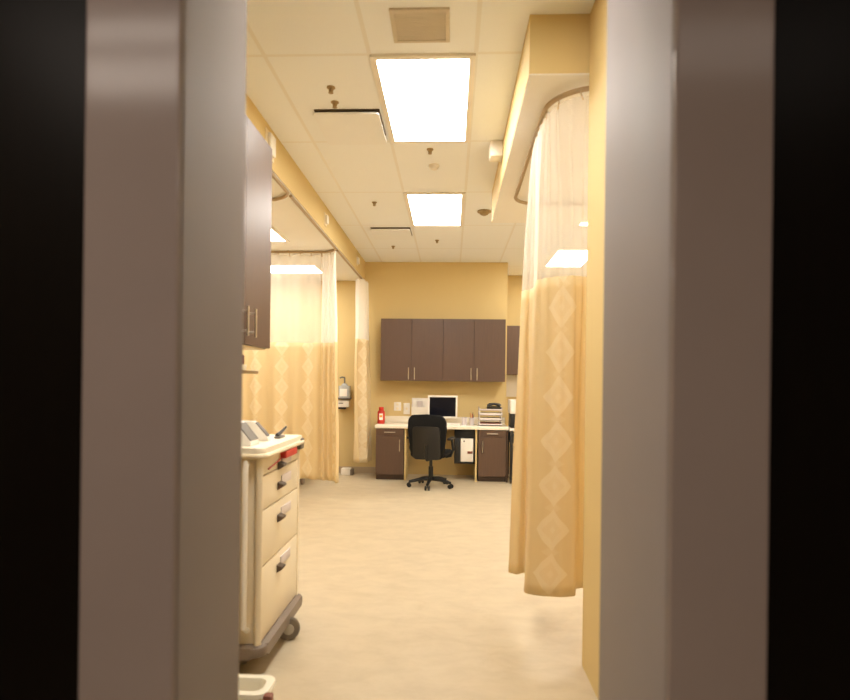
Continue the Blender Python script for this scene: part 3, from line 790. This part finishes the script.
obj('seal_tag', bx(CX, CX+0.034, 3.09, 3.31, 1.012, 1.050, bev=0.004), M['red'], t)
obj('seal_cord', tube(nb(), [(CX+0.004, 2.88, 0.985), (CX+0.006, 3.0, 1.0), (CX+0.008, 3.2, 1.03)], 0.004, 6), M['red'], t)
obj('corner_catch', bx(CX-0.01, CX+0.026, 3.43, 3.50, 1.02, 1.085, bev=0.008), M['greydev'], t)
bp = nb(); R = rrect(-1.36, CX+0.035, Y0-0.03, Y1+0.03, 0.07, 8)
prism(bp, R, 'Z', 0.10, 0.155, bev=0.018)
obj('bumper', bp, M['bumper'], t)
def caster(x, y, a):
    f = nb(); cyl(f, (x, y, 0.085), (x, y, 0.115), 0.022, 12)
    c, s = math.cos(a), math.sin(a)
    fork = obj('caster_fork', f, M['caster'], t)
    w = nb(); R1 = 0.062
    lathe(w, [(0.03, -0.016), (R1-0.006, -0.015), (R1, -0.009), (R1, 0.009), (R1-0.006, 0.015), (0.03, 0.016)], (0, 0, 0), 24, 'X')
    for v in w.verts:
        v.co = Vector((x+c*0.03 + v.co.x*math.cos(a+PI/2)-v.co.y*math.sin(a+PI/2), y+s*0.03 + v.co.x*math.sin(a+PI/2)+v.co.y*math.cos(a+PI/2), v.co.z+R1))
    obj('wheel', w, M['rubber'], fork)
    hb = nb(); lathe(hb, [(0.028, -0.02), (0.03, -0.018), (0.03, 0.018), (0.028, 0.02)], (0, 0, 0), 16, 'X')
    for v in hb.verts:
        v.co = Vector((x+c*0.03 + v.co.x*math.cos(a+PI/2)-v.co.y*math.sin(a+PI/2), y+s*0.03 + v.co.x*math.sin(a+PI/2)+v.co.y*math.cos(a+PI/2), v.co.z+R1))
    obj('hub', hb, M['caster'], fork)
caster(-0.905, 3.20, 0.3); caster(-1.03, 2.90, 1.2); caster(-1.28, 3.36, 2.6); caster(-1.28, 2.90, 1.2)

# things on the cart
def wedge(name, label, cat, y0, y1, zt, sx):
    t = thing(name, label, cat, (-1.08, (y0+y1)/2, 1.10), 0, 'slanted devices on the cart')
    pr = [(-1.20, 1.10), (-0.955+sx, 1.10), (-0.955+sx, 1.118), (-1.035+sx, zt), (-1.20, zt)]
    obj('body', prism(nb(), pr, 'Y', y0, y1, bev=0.004), M['white'], t)
    d = Vector((0.08, 1.118-zt)).normalized(); nx, nz = -d.y*0.006, d.x*0.006
    a, b = (-1.035+sx+0.012*d.x, zt+0.012*d.y), (-0.955+sx-0.010*d.x, 1.118-0.010*d.y)
    obj('screen', prism(nb(), [a, b, (b[0]+nx, b[1]+nz), (a[0]+nx, a[1]+nz)], 'Y', y0+0.006, y1-0.006), M['greydev'], t, smooth=False)
wedge('handheld_terminal', 'white device with wide grey slanted face at the near end of the cart top', 'device', 2.83, 2.955, 1.216, -0.014)
wedge('handheld_terminal', 'thin white device with narrow grey slanted face, second on the cart top', 'device', 3.09, 3.14, 1.205, -0.012)
t = thing('stapler', 'dark clamp shaped tool lying at the far end of the cart', 'tool', (-0.95, 3.34, 1.10))
obj('lower_arm', bx(-0.98, -0.945, 3.24, 3.34, 1.10, 1.113, bev=0.004), M['greydev'], t)
obj('upper_arm', tube(nb(), [(-0.965, 3.25, 1.118), (-0.965, 3.32, 1.128), (-0.955, 3.39, 1.155)], [0.012, 0.010, 0.006], 10), M['black'], t)

# ------------------------------------------------------------------ bin
t = thing('waste_bin', 'low ivory open bin on the floor in front of the cart', 'bin', (-0.88, 2.28, 0))
b = nb()
lv = [(0, 0.0, 0.06), (0.207, -0.02, 0.06), (0.217, -0.034, 0.075), (0.232, -0.030, 0.07), (0.232, -0.002, 0.06), (0.217, 0.006, 0.055), (0.13, 0.012, 0.05)]
rings = [[b.verts.new((x, y, z)) for x, y in rrect(-1.06+g, -0.715-g, 2.23+g, 2.325-g, r*0.6)] for z, g, r in lv]
for A, B in zip(rings, rings[1:]):
    for k in range(len(A)): b.faces.new((A[k], A[(k+1) % len(A)], B[(k+1) % len(A)], B[k]))
b.faces.new(rings[0][::-1]); b.faces.new(rings[-1])
obj('body', b, M['binm'], t)
obj('liner', prism(nb(), rrect(-1.052, -0.723, 2.238, 2.317, 0.03), 'Z', 0.133, 0.16), M['liner'], t)
obj('clip', bx(-0.688, -0.655, 2.17, 2.205, 0.195, 0.245, bev=0.006), M['brown'], t)

# ------------------------------------------------------------------ camera
cd = bpy.data.cameras.new('camera'); cam = bpy.data.objects.new('camera', cd); C.objects.link(cam)
cam.location = (0, 0, 1.42)
YAW, ROLL = math.radians(2.53), math.radians(0.7)
cam.rotation_euler = (Matrix.Rotation(YAW, 4, 'Z') @ Matrix.Rotation(-ROLL, 4, 'Y') @ Matrix.Rotation(PI/2, 4, 'X')).to_euler()
cd.sensor_width = 36; cd.lens = 590/850*36
cd.shift_y = 33/850
cd.clip_start = 0.02
cd.dof.use_dof = True; cd.dof.focus_distance = 7.5; cd.dof.aperture_fstop = 2.2
S.camera = cam
w = bpy.data.worlds.new('world'); S.world = w; w.use_nodes = True
w.node_tree.nodes['Background'].inputs[0].default_value = (0.02, 0.017, 0.014, 1)
S.view_settings.view_transform = 'Standard'; S.view_settings.look = 'None'
S.view_settings.gamma = 1.0; S.view_settings.exposure = 0.54; S.view_settings.use_curve_mapping = False
try:
    S.cycles.use_denoising = True
    S.cycles.max_bounces = 10; S.cycles.diffuse_bounces = 8; S.cycles.transparent_max_bounces = 12
    S.cycles.sample_clamp_indirect = 8.0
except Exception: pass
